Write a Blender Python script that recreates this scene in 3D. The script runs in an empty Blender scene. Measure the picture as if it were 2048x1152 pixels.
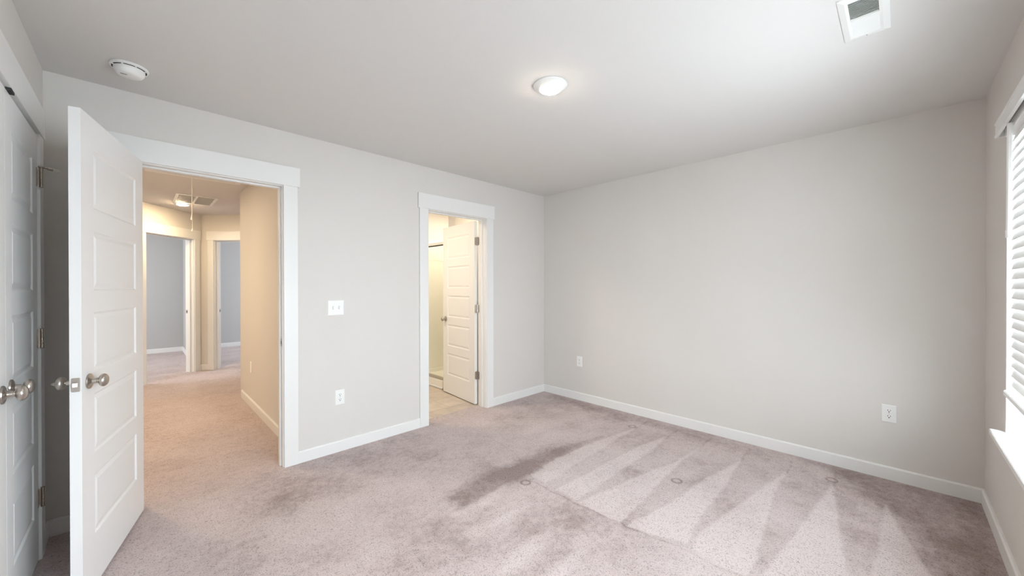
import bpy, bmesh, math, random
import numpy as np
from mathutils import Vector, Matrix

S = bpy.context.scene
COL = S.collection
rad = math.radians

# ------------------------------------------------------------------ camera
cam_d = bpy.data.cameras.new('camera')
cam = bpy.data.objects.new('camera', cam_d)
COL.objects.link(cam)
cam_d.sensor_fit = 'HORIZONTAL'
cam_d.sensor_width = 36.0
cam_d.lens = 760.588 / 2048 * 36.0
cam_d.clip_start = 0.02
yaw, pitch, roll = rad(45.5187), rad(-0.2051), rad(-0.0617)
fw = Vector((math.cos(yaw) * math.cos(pitch), math.sin(yaw) * math.cos(pitch), math.sin(pitch)))
rt = Vector((math.sin(yaw), -math.cos(yaw), 0))
up = rt.cross(fw)
rt2 = rt * math.cos(roll) + up * math.sin(roll)
up2 = -rt * math.sin(roll) + up * math.cos(roll)
M = Matrix((rt2, up2, -fw)).transposed().to_4x4()
M.translation = (-3.6324, -3.1278, 1.3096)
cam.matrix_world = M
S.camera = cam

# ------------------------------------------------------------------ light and exposure
SKY = 24.0
SLAT_TILT = (76, -38, 27)      # the three blinds; negative: room edge up; unseen two angled to steer light
wd = bpy.data.worlds.new('overcast_sky')
S.world = wd
wd.use_nodes = True
bgn = wd.node_tree.nodes['Background']
bgn.inputs['Color'].default_value = (0.88, 0.955, 1.06, 1)
bgn.inputs['Strength'].default_value = SKY
LAMP_ROOM, LAMP_HALL = 155.0, 450.0


def area(name, loc, size, size_y, rot, energy, color, portal=False):
    d = bpy.data.lights.new(name, 'AREA')
    d.shape = 'RECTANGLE'
    d.size, d.size_y = size, size_y
    d.energy = energy
    d.color = color
    o = bpy.data.objects.new(name, d)
    o.location = loc
    o.rotation_euler = rot
    COL.objects.link(o)
    if portal:
        d.cycles.is_portal = True
    return o


# portal in the bedroom window (guides sky sampling only)
area('window_portal', (-1.99, -3.66, 1.33), 2.76, 1.5, (rad(90), 0, 0), 1, (1, 1, 1), True)
# daylight through the windows of the two far rooms
area('far_left_room_daylight', (-5.8, 5.6, 1.4), 1.6, 1.4, (0, rad(-90), 0), 82, (0.90, 0.95, 1.0))
area('far_right_room_daylight', (0.3, 6.2, 1.4), 1.6, 1.4, (0, rad(90), 0), 88, (0.84, 0.92, 1.0))
# warm ceiling lamp in the hidden left part of the hallway
area('hall_lamp', (-4.25, 1.75, 2.40), 0.25, 0.25, (0, 0, 0), 40, (1.0, 0.79, 0.53))
# warm ceiling lamp of the bathroom
area('bathroom_lamp', (-2.0, 0.7, 2.40), 0.3, 0.3, (0, 0, 0), 21, (1.0, 0.86, 0.67))
area('shower_fill', (-0.35, 1.02, 2.42), 0.2, 0.2, (0, 0, 0), 17, (1.0, 0.87, 0.68))  # unseen fill light, added to brighten the shower walls
area('door_gap_fill', (-0.35, 0.45, 2.42), 0.2, 0.2, (0, 0, 0), 6, (1.0, 0.86, 0.64))  # unseen fill light, added for the gap behind the bathroom door

S.view_settings.view_transform = 'Standard'
S.view_settings.look = 'None'
S.view_settings.exposure = 0.07
S.view_settings.gamma = 1.0
S.view_settings.use_curve_mapping = False
S.cycles.use_denoising = True
S.cycles.max_bounces = 12
S.cycles.diffuse_bounces = 8
S.cycles.transparent_max_bounces = 12
S.cycles.caustics_reflective = False
S.cycles.caustics_refractive = False
S.cycles.sample_clamp_indirect = 6.0

# ------------------------------------------------------------------ materials


def mat(name, color, rough=0.5, metal=0.0, spec=0.5, bump=None, vary=0.0, emit=None):
    m = bpy.data.materials.new(name)
    m.use_nodes = True
    nt = m.node_tree
    b = nt.nodes['Principled BSDF']
    b.inputs['Base Color'].default_value = (*color, 1)
    b.inputs['Roughness'].default_value = rough
    b.inputs['Metallic'].default_value = metal
    b.inputs['Specular IOR Level'].default_value = spec
    tc = nt.nodes.new('ShaderNodeTexCoord')
    if vary:
        n = nt.nodes.new('ShaderNodeTexNoise')
        n.inputs['Scale'].default_value = 3.0
        n.inputs['Detail'].default_value = 3
        mx = nt.nodes.new('ShaderNodeMix')
        mx.data_type = 'RGBA'
        mx.inputs['A'].default_value = (*[c * (1 - vary) for c in color], 1)
        mx.inputs['B'].default_value = (*[min(1, c * (1 + vary)) for c in color], 1)
        nt.links.new(tc.outputs['Object'], n.inputs['Vector'])
        nt.links.new(n.outputs['Fac'], mx.inputs['Factor'])
        nt.links.new(mx.outputs['Result'], b.inputs['Base Color'])
    if bump:
        sc, st = bump
        n = nt.nodes.new('ShaderNodeTexNoise')
        n.inputs['Scale'].default_value = sc
        n.inputs['Detail'].default_value = 2
        bp = nt.nodes.new('ShaderNodeBump')
        bp.inputs['Strength'].default_value = st
        bp.inputs['Distance'].default_value = 0.002
        nt.links.new(tc.outputs['Object'], n.inputs['Vector'])
        nt.links.new(n.outputs['Fac'], bp.inputs['Height'])
        nt.links.new(bp.outputs['Normal'], b.inputs['Normal'])
    if emit:
        b.inputs['Emission Color'].default_value = (*emit[0], 1)
        b.inputs['Emission Strength'].default_value = emit[1]
    return m


WALL = mat('greige_wall_paint', (0.665, 0.638, 0.608), 0.7, spec=0.25, bump=(140, 0.06), vary=0.01)
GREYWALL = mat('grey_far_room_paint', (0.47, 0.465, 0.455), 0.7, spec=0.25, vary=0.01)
CEIL = mat('flat_ceiling_paint', (0.685, 0.665, 0.645), 0.9, spec=0.1, bump=(110, 0.08), vary=0.01)
TRIM = mat('white_trim_enamel', (0.77, 0.765, 0.75), 0.38, spec=0.4, vary=0.005)
DOOR = mat('white_door_enamel', (0.79, 0.785, 0.775), 0.42, spec=0.4, bump=(60, 0.03))
PLASTIC = mat('white_plastic', (0.82, 0.82, 0.80), 0.35, vary=0.005)
VINYL = mat('white_window_vinyl', (0.84, 0.84, 0.83), 0.35, vary=0.005)
SLAT = mat('white_blind_slat', (0.84, 0.84, 0.83), 0.45, vary=0.005)
_nt = SLAT.node_tree
_tr = _nt.nodes.new('ShaderNodeBsdfTranslucent')
_tr.inputs['Color'].default_value = (0.8, 0.8, 0.79, 1)
_mx = _nt.nodes.new('ShaderNodeMixShader')
_mx.inputs[0].default_value = 0.05
_nt.links.new(_nt.nodes['Principled BSDF'].outputs[0], _mx.inputs[1])
_nt.links.new(_tr.outputs[0], _mx.inputs[2])
_nt.links.new(_mx.outputs[0], _nt.nodes['Material Output'].inputs[0])
NICKEL = mat('satin_nickel', (0.50, 0.455, 0.41), 0.28, metal=1.0, vary=0.02)
BRONZE = mat('hinge_metal', (0.44, 0.38, 0.32), 0.38, metal=1.0, vary=0.03)
DARK = mat('dark_slot', (0.03, 0.03, 0.03), 0.8)
DUCT = mat('dusty_duct_grey', (0.46, 0.50, 0.50), 0.8)
FILTER = mat('pale_grille_filter', (0.62, 0.55, 0.45), 0.9)
RUBBER = mat('pale_rubber_tip', (0.62, 0.60, 0.55), 0.7)
CORD = mat('white_nylon_cord', (0.80, 0.76, 0.68), 0.6)
SHOWER = mat('glossy_shower_acrylic', (0.80, 0.78, 0.72), 0.18, vary=0.005)
CHROME = mat('brushed_chrome', (0.62, 0.60, 0.56), 0.25, metal=1.0, vary=0.02)
LENS = mat('lit_lamp_lens', (0.9, 0.9, 0.9), 0.4, emit=((1.0, 0.86, 0.68), LAMP_ROOM))
LENSH = mat('lit_warm_lamp_lens', (0.9, 0.9, 0.9), 0.4, emit=((1.0, 0.76, 0.45), LAMP_HALL))


def glass_mat(name, tint):
    m = bpy.data.materials.new(name)
    m.use_nodes = True
    nt = m.node_tree
    for n in list(nt.nodes):
        nt.nodes.remove(n)
    out = nt.nodes.new('ShaderNodeOutputMaterial')
    tr = nt.nodes.new('ShaderNodeBsdfTransparent')
    tr.inputs['Color'].default_value = (*tint, 1)
    gl = nt.nodes.new('ShaderNodeBsdfGlossy')
    gl.inputs['Roughness'].default_value = 0.02
    lw = nt.nodes.new('ShaderNodeLayerWeight')
    lw.inputs['Blend'].default_value = 0.5
    pw = nt.nodes.new('ShaderNodeMath')
    pw.operation = 'POWER'
    pw.inputs[1].default_value = 5.0
    fr = nt.nodes.new('ShaderNodeMath')
    fr.operation = 'MULTIPLY_ADD'
    fr.inputs[1].default_value = 0.7
    fr.inputs[2].default_value = 0.03
    nt.links.new(lw.outputs['Facing'], pw.inputs[0])
    nt.links.new(pw.outputs[0], fr.inputs[0])
    mx = nt.nodes.new('ShaderNodeMixShader')
    nt.links.new(fr.outputs[0], mx.inputs[0])
    nt.links.new(tr.outputs[0], mx.inputs[1])
    nt.links.new(gl.outputs[0], mx.inputs[2])
    nt.links.new(mx.outputs[0], out.inputs[0])
    return m


GLASS = glass_mat('window_glass', (0.96, 0.98, 0.97))
SGLASS = glass_mat('shower_glass', (0.97, 0.98, 0.96))


def carpet_mat():
    m = bpy.data.materials.new('cut_pile_carpet')
    m.use_nodes = True
    nt = m.node_tree
    L = nt.links.new
    b = nt.nodes['Principled BSDF']
    b.inputs['Roughness'].default_value = 0.95
    b.inputs['Specular IOR Level'].default_value = 0.05
    b.inputs['Sheen Weight'].default_value = 0.15
    tc = nt.nodes.new('ShaderNodeTexCoord')

    def noise(scale, detail, rough=0.5):
        n = nt.nodes.new('ShaderNodeTexNoise')
        n.inputs['Scale'].default_value = scale
        n.inputs['Detail'].default_value = detail
        n.inputs['Roughness'].default_value = rough
        L(tc.outputs['Object'], n.inputs['Vector'])
        return n.outputs['Fac']

    def math_(op, a, bb, clamp=False):
        n = nt.nodes.new('ShaderNodeMath')
        n.operation = op
        n.use_clamp = clamp
        for i, v in enumerate((a, bb)):
            if isinstance(v, (int, float)):
                n.inputs[i].default_value = v
            else:
                L(v, n.inputs[i])
        return n.outputs[0]
    at = nt.nodes.new('ShaderNodeAttribute')
    at.attribute_name = 'pile'
    low = math_('SUBTRACT', noise(2.6, 4, 0.6), 0.5)
    mid = math_('SUBTRACT', noise(22, 3, 0.6), 0.5)
    f = math_('MULTIPLY', at.outputs['Fac'], 0.40)
    f = math_('ADD', f, math_('MULTIPLY', low, 0.7))
    f = math_('ADD', f, math_('MULTIPLY', mid, 0.6))
    f = math_('ADD', f, 0.5, True)
    ramp = nt.nodes.new('ShaderNodeValToRGB')
    e = ramp.color_ramp.elements
    e[0].position, e[0].color = 0.0, (0.27, 0.20, 0.185, 1)
    e[1].position, e[1].color = 1.0, (0.645, 0.557, 0.542, 1)
    k = e.new(0.5)
    k.color = (0.525, 0.438, 0.423, 1)
    L(f, ramp.inputs['Fac'])
    # tufts
    sp = noise(230, 3, 0.65)
    vor = nt.nodes.new('ShaderNodeTexVoronoi')
    vor.inputs['Scale'].default_value = 150
    L(tc.outputs['Object'], vor.inputs['Vector'])
    tuft = math_('SUBTRACT', 1.0, math_('MULTIPLY', vor.outputs['Distance'], 0.75))
    hgt = math_('ADD', math_('MULTIPLY', sp, 0.75), math_('MULTIPLY', tuft, 0.4))
    mr = nt.nodes.new('ShaderNodeMapRange')
    mr.inputs['From Min'].default_value = 0.42
    mr.inputs['From Max'].default_value = 0.62
    mr.inputs['To Min'].default_value = 0.46
    mr.inputs['To Max'].default_value = 1.06
    L(hgt, mr.inputs['Value'])
    mul = nt.nodes.new('ShaderNodeMix')
    mul.data_type = 'RGBA'
    mul.blend_type = 'MULTIPLY'
    mul.inputs['Factor'].default_value = 1.0
    L(ramp.outputs['Color'], mul.inputs['A'])
    L(mr.outputs['Result'], mul.inputs['B'])
    L(mul.outputs['Result'], b.inputs['Base Color'])
    bp = nt.nodes.new('ShaderNodeBump')
    bp.inputs['Strength'].default_value = 0.55
    bp.inputs['Distance'].default_value = 0.008
    L(hgt, bp.inputs['Height'])
    L(bp.outputs['Normal'], b.inputs['Normal'])
    return m


CARPET = carpet_mat()


def tile_mat():
    m = bpy.data.materials.new('beige_plank_tile')
    m.use_nodes = True
    nt = m.node_tree
    L = nt.links.new
    b = nt.nodes['Principled BSDF']
    b.inputs['Roughness'].default_value = 0.45
    tc = nt.nodes.new('ShaderNodeTexCoord')
    br = nt.nodes.new('ShaderNodeTexBrick')
    br.inputs['Scale'].default_value = 1.0
    br.inputs['Brick Width'].default_value = 0.61
    br.inputs['Row Height'].default_value = 0.305
    br.inputs['Mortar Size'].default_value = 0.003
    br.inputs['Color1'].default_value = (0.50, 0.41, 0.32, 1)
    br.inputs['Color2'].default_value = (0.56, 0.47, 0.37, 1)
    br.inputs['Mortar'].default_value = (0.36, 0.29, 0.22, 1)
    L(tc.outputs['Object'], br.inputs['Vector'])
    n = nt.nodes.new('ShaderNodeTexNoise')
    n.inputs['Scale'].default_value = 9
    n.inputs['Detail'].default_value = 5
    L(tc.outputs['Object'], n.inputs['Vector'])
    mx = nt.nodes.new('ShaderNodeMix')
    mx.data_type = 'RGBA'
    mx.blend_type = 'MULTIPLY'
    mx.inputs['Factor'].default_value = 0.45
    L(br.outputs['Color'], mx.inputs['A'])
    L(n.outputs['Fac'], mx.inputs['B'])
    sat = nt.nodes.new('ShaderNodeHueSaturation')
    sat.inputs['Saturation'].default_value = 0.8
    sat.inputs['Value'].default_value = 1.35
    L(mx.outputs['Result'], sat.inputs['Color'])
    L(sat.outputs['Color'], b.inputs['Base Color'])
    return m


TILE = tile_mat()

# ------------------------------------------------------------------ helpers


def bx(bm, x0, x1, y0, y1, z0, z1):
    vs = [bm.verts.new(p) for p in ((x0, y0, z0), (x1, y0, z0), (x1, y1, z0), (x0, y1, z0),
                                    (x0, y0, z1), (x1, y0, z1), (x1, y1, z1), (x0, y1, z1))]
    for f in ((3, 2, 1, 0), (4, 5, 6, 7), (0, 1, 5, 4), (1, 2, 6, 5), (2, 3, 7, 6), (3, 0, 4, 7)):
        bm.faces.new([vs[i] for i in f])


def lathe(bm, prof, seg=40, axis='Z', at=(0, 0, 0), sign=1):
    """revolve (radius, height) pairs; first and last rings are capped when their radius is not 0"""
    rings = []
    at = Vector(at)

    def P(r, h, a):
        c, s = r * math.cos(a), r * math.sin(a)
        h *= sign
        if axis == 'Z':
            return at + Vector((c, s, h))
        if axis == 'Y':
            return at + Vector((c, h, s))
        return at + Vector((h, c, s))
    for r, h in prof:
        if r < 1e-6:
            rings.append([bm.verts.new(P(0, h, 0))])
        else:
            rings.append([bm.verts.new(P(r, h, 2 * math.pi * i / seg)) for i in range(seg)])
    for a, b in zip(rings, rings[1:]):
        for i in range(seg):
            j = (i + 1) % seg
            if len(a) == 1 and len(b) == 1:
                continue
            if len(a) == 1:
                bm.faces.new((a[0], b[i], b[j]))
            elif len(b) == 1:
                bm.faces.new((a[i], b[0], a[j]))
            else:
                bm.faces.new((a[i], b[i], b[j], a[j]))
    for r in (rings[0], rings[-1]):
        if len(r) > 1:
            bm.faces.new(r)


def tube(bm, p, q, r, seg=10):
    p, q = Vector(p), Vector(q)
    d = (q - p).normalized()
    a = d.cross(Vector((0, 0, 1)) if abs(d.z) < 0.9 else Vector((1, 0, 0))).normalized()
    b = d.cross(a)
    A = [bm.verts.new(p + (a * math.cos(t) + b * math.sin(t)) * r) for t in [2 * math.pi * i / seg for i in range(seg)]]
    B = [bm.verts.new(v.co + (q - p)) for v in A]
    for i in range(seg):
        j = (i + 1) % seg
        bm.faces.new((A[i], A[j], B[j], B[i]))
    bm.faces.new(A)
    bm.faces.new(B)


def prism(bm, pts2, place, depth):
    """extrude the outline pts2 [(u, v)] along depth; place(u, v, w) -> point"""
    A = [bm.verts.new(place(u, v, 0)) for u, v in pts2]
    B = [bm.verts.new(place(u, v, depth)) for u, v in pts2]
    n = len(A)
    for i in range(n):
        j = (i + 1) % n
        bm.faces.new((A[i], A[j], B[j], B[i]))
    bm.faces.new(A)
    bm.faces.new(B)


def rrect(w, h, r, n=5):
    o = []
    for cx, cy, a0 in ((w / 2 - r, h / 2 - r, 0), (-w / 2 + r, h / 2 - r, 90), (-w / 2 + r, -h / 2 + r, 180), (w / 2 - r, -h / 2 + r, 270)):
        for i in range(n + 1):
            a = rad(a0 + 90 * i / n)
            o.append((cx + r * math.cos(a), cy + r * math.sin(a)))
    return o


def obj(name, bm, m, parent=None, bevel=0.0, smooth=False, loc=None, rz=None, seg=2):
    bmesh.ops.recalc_face_normals(bm, faces=bm.faces)
    me = bpy.data.meshes.new(name)
    bm.to_mesh(me)
    bm.free()
    me.materials.append(m)
    o = bpy.data.objects.new(name, me)
    COL.objects.link(o)
    if parent:
        o.parent = parent
    if loc:
        o.location = loc
    if rz is not None:
        o.rotation_euler = (0, 0, rz)
    if smooth:
        for p in me.polygons:
            p.use_smooth = True
        md = o.modifiers.new('edges', 'EDGE_SPLIT')
        md.split_angle = rad(38)
    if bevel:
        md = o.modifiers.new('bevel', 'BEVEL')
        md.width = bevel
        md.segments = seg
        md.limit_method = 'ANGLE'
        md.angle_limit = rad(40)
    return o


def tag(o, label=None, cat=None, group=None, kind=None):
    if label:
        o['label'] = label
    if cat:
        o['category'] = cat
    if group:
        o['group'] = group
    if kind:
        o['kind'] = kind
    return o


def empty(name, loc=(0, 0, 0), rz=0.0):
    o = bpy.data.objects.new(name, None)
    o.empty_display_size = 0.1
    o.location = loc
    o.rotation_euler = (0, 0, rz)
    COL.objects.link(o)
    return o


def copy_tree(o, parent=None):
    c = o.copy()
    COL.objects.link(c)
    if parent:
        c.parent = parent
    for ch in list(o.children):
        copy_tree(ch, c)
    return c


# ------------------------------------------------------------------ the setting
H, T = 2.44, 0.125
LA, LB = 3.985, 3.491
DH = 2.044                      # lower edge of the head casings

# frames: local x runs along the wall, local -y looks into the room, face at y = 0
F_BACK = ((0, 0, 0), 0.0)
F_RIGHT = ((0, 0, 0), rad(-90))
F_LEFT = ((-LA, 0, 0), rad(90))
F_WIN = ((0, -LB, 0), rad(180))
KX, KY = -2.925, 4.59
F_HALL_L = ((KX, KY, 0), rad(45))
F_HALL_R = ((KX, KY, 0), rad(-45))
F_HALL_SIDE = ((-2.755, 2.33, 0), rad(-90))     # local x = 2.33 - y


def wall(name, frame, x0, x1, openings=(), m=None, thick=T, z1=H + 0.02, label=None):
    """openings: (x0, x1, z0, z1)"""
    bm = bmesh.new()
    ops = sorted(openings)
    x = x0
    for a, b, c, d in ops:
        bx(bm, x, a, 0, thick, 0, z1)
        if c > 0.01:
            bx(bm, a, b, 0, thick, 0, c)
        bx(bm, a, b, 0, thick, d, z1)
        x = b
    bx(bm, x, x1, 0, thick, 0, z1)
    o = obj(name, bm, m or WALL, loc=frame[0], rz=frame[1])
    return tag(o, label, 'wall', None, 'structure')


# rough openings: casing edge plus the jamb
HALL_OP = (-3.655, -2.884)
BATH_OP = (-1.679, -0.954)
CLOS_OP = (-1.468, -0.239)
WIN_OP = (0.628, 1.86)
WIN2_OP = (2.12, 3.357)
WM = 1.244
WZ0, WZ1 = 0.58, 2.075
FL_OP, FR_OP = (-0.912, -0.137), (0.205, 0.975)
R_ = 0.02
wall('wall_back', F_BACK, -LA - T, 0.9, [(HALL_OP[0] - R_, HALL_OP[1] + R_, 0, DH + R_), (BATH_OP[0] - R_, BATH_OP[1] + R_, 0, DH + R_)],
     label='greige bedroom wall with the two doorways')
wall('wall_right', F_RIGHT, 0.0, LB + T, label='bare greige bedroom wall with two outlets')
wall('wall_left', F_LEFT, -LB - T, 0, [(CLOS_OP[0] - R_, CLOS_OP[1] + R_, 0, DH + R_)], label='bedroom wall holding the double closet doors')
wall('wall_window', F_WIN, -T, LA + T, [(WIN_OP[0], WIN_OP[1], WZ0, WZ1), (WIN2_OP[0], WIN2_OP[1], WZ0, WZ1)], thick=0.15, label='greige bedroom wall around the blinded window')
# closet interior
bm = bmesh.new()
bx(bm, -4.85, -4.75, -1.9, 0.1, 0, H)
bx(bm, -4.85, -LA - T, 0.0, 0.1, 0, H)
bx(bm, -4.85, -LA - T, -1.9, -1.8, 0, H)
tag(obj('wall_closet', bm, WALL), 'walls inside the shut closet', 'wall', None, 'structure')
# hallway and the rooms behind it
wall('wall_hall_right', F_HALL_SIDE, 0, 2.33 - T, thick=0.12, label='tan lit hallway wall right of the doorway')
bm = bmesh.new()
bx(bm, -5.12, -5.0, T, 3.62, 0, H)
bx(bm, -5.12, -3.93, 3.5, 3.62, 0, H)
bx(bm, -5.12, -LA - T, T - 0.03, T, 0, H)
tag(obj('wall_hall_left', bm, WALL), 'hallway walls hidden behind the open white door', 'wall', None, 'structure')
bm = bmesh.new()
bx(bm, -2.755, 0.3, 2.33, 2.45, 0, H + .02)
tag(obj('wall_hall_turn', bm, WALL), 'hallway wall around the corner from the tan one', 'wall', None, 'structure')
wall('wall_hall_angled_left', F_HALL_L, -1.45, 0.0, [(FL_OP[0] - R_, FL_OP[1] + R_, 0, DH + R_)], label='angled wall at the end of the hallway with the left far doorway')
wall('wall_hall_angled_right', F_HALL_R, 0.0, 3.3, [(FR_OP[0] - R_, FR_OP[1] + R_, 0, DH + R_)], label='angled wall at the end of the hallway with the right far doorway')
bm = bmesh.new()
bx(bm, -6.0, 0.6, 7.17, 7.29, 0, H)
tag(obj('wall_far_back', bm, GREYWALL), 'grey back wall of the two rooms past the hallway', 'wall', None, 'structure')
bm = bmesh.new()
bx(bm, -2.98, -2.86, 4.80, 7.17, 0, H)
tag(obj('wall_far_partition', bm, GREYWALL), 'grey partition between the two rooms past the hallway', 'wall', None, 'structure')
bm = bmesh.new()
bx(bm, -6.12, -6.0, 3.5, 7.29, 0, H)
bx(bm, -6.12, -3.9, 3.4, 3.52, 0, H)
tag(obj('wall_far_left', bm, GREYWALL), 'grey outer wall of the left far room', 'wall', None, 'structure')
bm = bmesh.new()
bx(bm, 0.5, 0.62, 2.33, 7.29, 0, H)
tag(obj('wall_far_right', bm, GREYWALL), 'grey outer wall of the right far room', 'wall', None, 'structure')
# bathroom
bm = bmesh.new()
bx(bm, -2.64, 0.6, 1.70, 1.82, 0, H + .02)
bx(bm, -2.64, -2.60, T, 1.70, 0, H + .02)
bx(bm, 0.0, 0.12, T, 1.70, 0, H + .02)
tag(obj('wall_bathroom', bm, WALL), 'bathroom walls seen past the right doorway', 'wall', None, 'structure')

bm = bmesh.new()
bx(bm, -LA - T, T, -LB - 0.15, T - 0.03, H, H + 0.12)
tag(obj('ceiling', bm, CEIL), 'flat pale bedroom ceiling', 'ceiling', None, 'structure')
bm = bmesh.new()
bx(bm, -6.12, 0.7, T - 0.03, 7.3, H, H + 0.12)
bx(bm, -4.9, -LA - T, -2.0, T - 0.03, H, H + 0.12)
tag(obj('ceiling_hall', bm, CEIL), 'warm lit ceiling of the hallway and rooms beyond', 'ceiling', None, 'structure')

# ---- carpet with vacuum strokes (fine grid, pile direction and some painted shade as an attribute)
X0, X1, Y0, Y1, ST = -LA - T, T, -LB - 0.15, T + 0.005, 0.008
nx, ny = int(round((X1 - X0) / ST)) + 1, int(round((Y1 - Y0) / ST)) + 1
gx, gy = np.linspace(X0, X1, nx), np.linspace(Y0, Y1, ny)
PX, PY = np.meshgrid(gx, gy)
rng = np.random.default_rng(4)


def smooth_noise(cell):
    a = rng.random((int((Y1 - Y0) / cell) + 3, int((X1 - X0) / cell) + 3)) - 0.5
    u, v = (PX - X0) / cell, (PY - Y0) / cell
    i, j = u.astype(int), v.astype(int)
    fu, fv = u - i, v - j
    fu, fv = fu * fu * (3 - 2 * fu), fv * fv * (3 - 2 * fv)
    return (a[j, i] * (1 - fu) + a[j, i + 1] * fu) * (1 - fv) + (a[j + 1, i] * (1 - fu) + a[j + 1, i + 1] * fu) * fv


WX = PX + smooth_noise(0.05) * 0.02
WY = PY + smooth_noise(0.05) * 0.012


def signed(poly):
    inside = np.zeros(PX.shape, bool)
    d2 = np.full(PX.shape, 1e9)
    n = len(poly)
    for k in range(n):
        (x1, y1), (x2, y2) = poly[k], poly[(k + 1) % n]
        if y1 != y2:
            c = ((y1 > WY) != (y2 > WY)) & (WX < (x2 - x1) * (WY - y1) / (y2 - y1) + x1)
            inside ^= c
        ex, ey = x2 - x1, y2 - y1
        t = np.clip(((WX - x1) * ex + (WY - y1) * ey) / (ex * ex + ey * ey + 1e-12), 0, 1)
        d2 = np.minimum(d2, (WX - x1 - t * ex) ** 2 + (WY - y1 - t * ey) ** 2)
    d = np.sqrt(d2)
    return np.where(inside, d, -d)


def patch(poly, soft):
    t = np.clip(signed(poly) / soft * 0.5 + 0.5, 0, 1)
    return t * t * (3 - 2 * t)


def line(pts, w):
    d2 = np.full(PX.shape, 1e9)
    for (x1, y1), (x2, y2) in zip(pts, pts[1:]):
        ex, ey = x2 - x1, y2 - y1
        t = np.clip(((WX - x1) * ex + (WY - y1) * ey) / (ex * ex + ey * ey + 1e-12), 0, 1)
        d2 = np.minimum(d2, (WX - x1 - t * ex) ** 2 + (WY - y1 - t * ey) ** 2)
    return np.exp(-d2 / (w * w))


pile = np.zeros(PX.shape)
STROKES_AND_SHADE = [  # light wedge-shaped vacuum strokes
    ([(-0.37, -1.42), (-0.89, -1.33), (-1.38, -1.3), (-1.69, -1.34), (-1.71, -1.48), (-1.35, -1.46), (-0.66, -1.43)], 0.85, 0.012),
    ([(-1.68, -1.35), (-1.3, -1.38), (-1.12, -1.52), (-1.22, -1.6), (-1.52, -1.62), (-1.73, -1.61)], 0.5, 0.10),
    ([(-0.36, -1.71), (-0.68, -1.64), (-1.29, -1.6), (-1.72, -1.58), (-1.72, -1.75), (-1.18, -1.74), (-0.72, -1.75)], 1.0, 0.012),
    ([(-0.38, -1.99), (-0.77, -1.96), (-1.2, -1.86), (-1.73, -1.77), (-1.74, -2.05), (-1.18, -2.01), (-0.84, -1.99)], 1.0, 0.012),
    ([(-0.37, -2.29), (-0.67, -2.25), (-0.98, -2.19), (-1.37, -2.16), (-1.73, -2.08), (-1.65, -2.37), (-1.38, -2.34), (-0.88, -2.33)], 1.15, 0.012),
    ([(-0.39, -2.57), (-0.72, -2.51), (-1.12, -2.45), (-1.51, -2.39), (-1.67, -2.41), (-1.68, -2.64), (-1.51, -2.65), (-1.23, -2.62), (-0.8, -2.58)], 1.15, 0.012),
    ([(-0.37, -2.82), (-0.89, -2.77), (-1.29, -2.73), (-1.66, -2.69), (-1.55, -2.99), (-1.17, -2.94), (-0.78, -2.88)], 1.3, 0.012),
    ([(-0.44, -3.07), (-0.79, -3.06), (-1.14, -3.05), (-1.4, -3.05), (-1.25, -3.28), (-1.03, -3.22), (-0.77, -3.15), (-0.57, -3.1)], 1.0, 0.012),
    ([(-1.63, -2.42), (-1.55, -2.63), (-1.62, -2.75), (-1.9, -2.55), (-1.87, -2.36)], 0.8, 0.06),
    ([(-1.97, -1.57), (-2.16, -1.53), (-2.39, -1.5), (-2.4, -1.58), (-2.19, -1.6)], 0.7, 0.03),
    ([(-2.06, -1.81), (-2.19, -1.79), (-2.38, -1.81), (-2.49, -1.85), (-2.38, -1.9), (-2.19, -1.88)], 0.7, 0.03),
    ([(-2.07, -2.02), (-2.21, -2.0), (-2.38, -2.0), (-2.29, -2.09), (-2.17, -2.06)], 0.8, 0.03),
    ([(-1.88, -1.30), (-2.12, -1.33), (-2.36, -1.33), (-2.3, -1.42), (-2.02, -1.37)], 0.8, 0.03),
    ([(-0.25, -0.9), (-0.7, -0.78), (-1.5, -0.66), (-1.5, -0.78), (-0.8, -0.9)], 0.25, 0.06),
    ([(-0.25, -1.15), (-0.7, -1.05), (-1.5, -0.95), (-1.5, -1.06), (-0.8, -1.15)], 0.22, 0.06),
    # dark strokes and other darker patches
    ([(-0.78, -1.31), (-1.06, -1.22), (-1.39, -1.15), (-1.87, -1.1), (-2.28, -1.15), (-2.25, -1.31), (-1.98, -1.34), (-1.73, -1.33), (-1.11, -1.3)], -1.05, 0.07),
    ([(-2.04, -1.57), (-1.81, -1.73), (-1.85, -1.93), (-2.15, -1.86), (-2.19, -1.68)], -0.5, 0.08),
    ([(-2.13, -1.91), (-2.01, -1.94), (-2.22, -2.01), (-2.45, -1.97), (-2.5, -1.87)], -0.5, 0.06),
    ([(0.0, -2.55), (-0.3, -2.95), (-0.6, -3.12), (-1.2, -3.3), (-1.2, -3.5), (0.0, -3.5)], -0.95, 0.10),  # corner by the window: brushed pile plus shade painted into the colour
    ([(0.0, 0.0), (-0.2, -0.2), (-0.27, -2.6), (0.0, -2.6)], -0.45, 0.10),  # darker band along the right wall
    ([(-2.45, -1.05), (-2.7, -1.1), (-2.75, -1.45), (-2.5, -1.5)], -0.35, 0.2),
    ([(-2.95, -0.2), (-3.2, -0.3), (-3.1, -0.6), (-2.85, -0.5)], -0.35, 0.15),
    ([(-3.15, -0.75), (-3.4, -0.8), (-3.3, -1.0), (-3.1, -0.95)], -0.4, 0.12),
]
for poly, amt, soft in STROKES_AND_SHADE:
    pile += patch(poly, soft) * amt
pile -= 0.7 * line([(-1.75, -1.39), (-1.75, -1.75), (-1.73, -2.14), (-1.7, -2.36), (-1.7, -2.47), (-1.69, -2.75)], 0.006)
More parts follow.
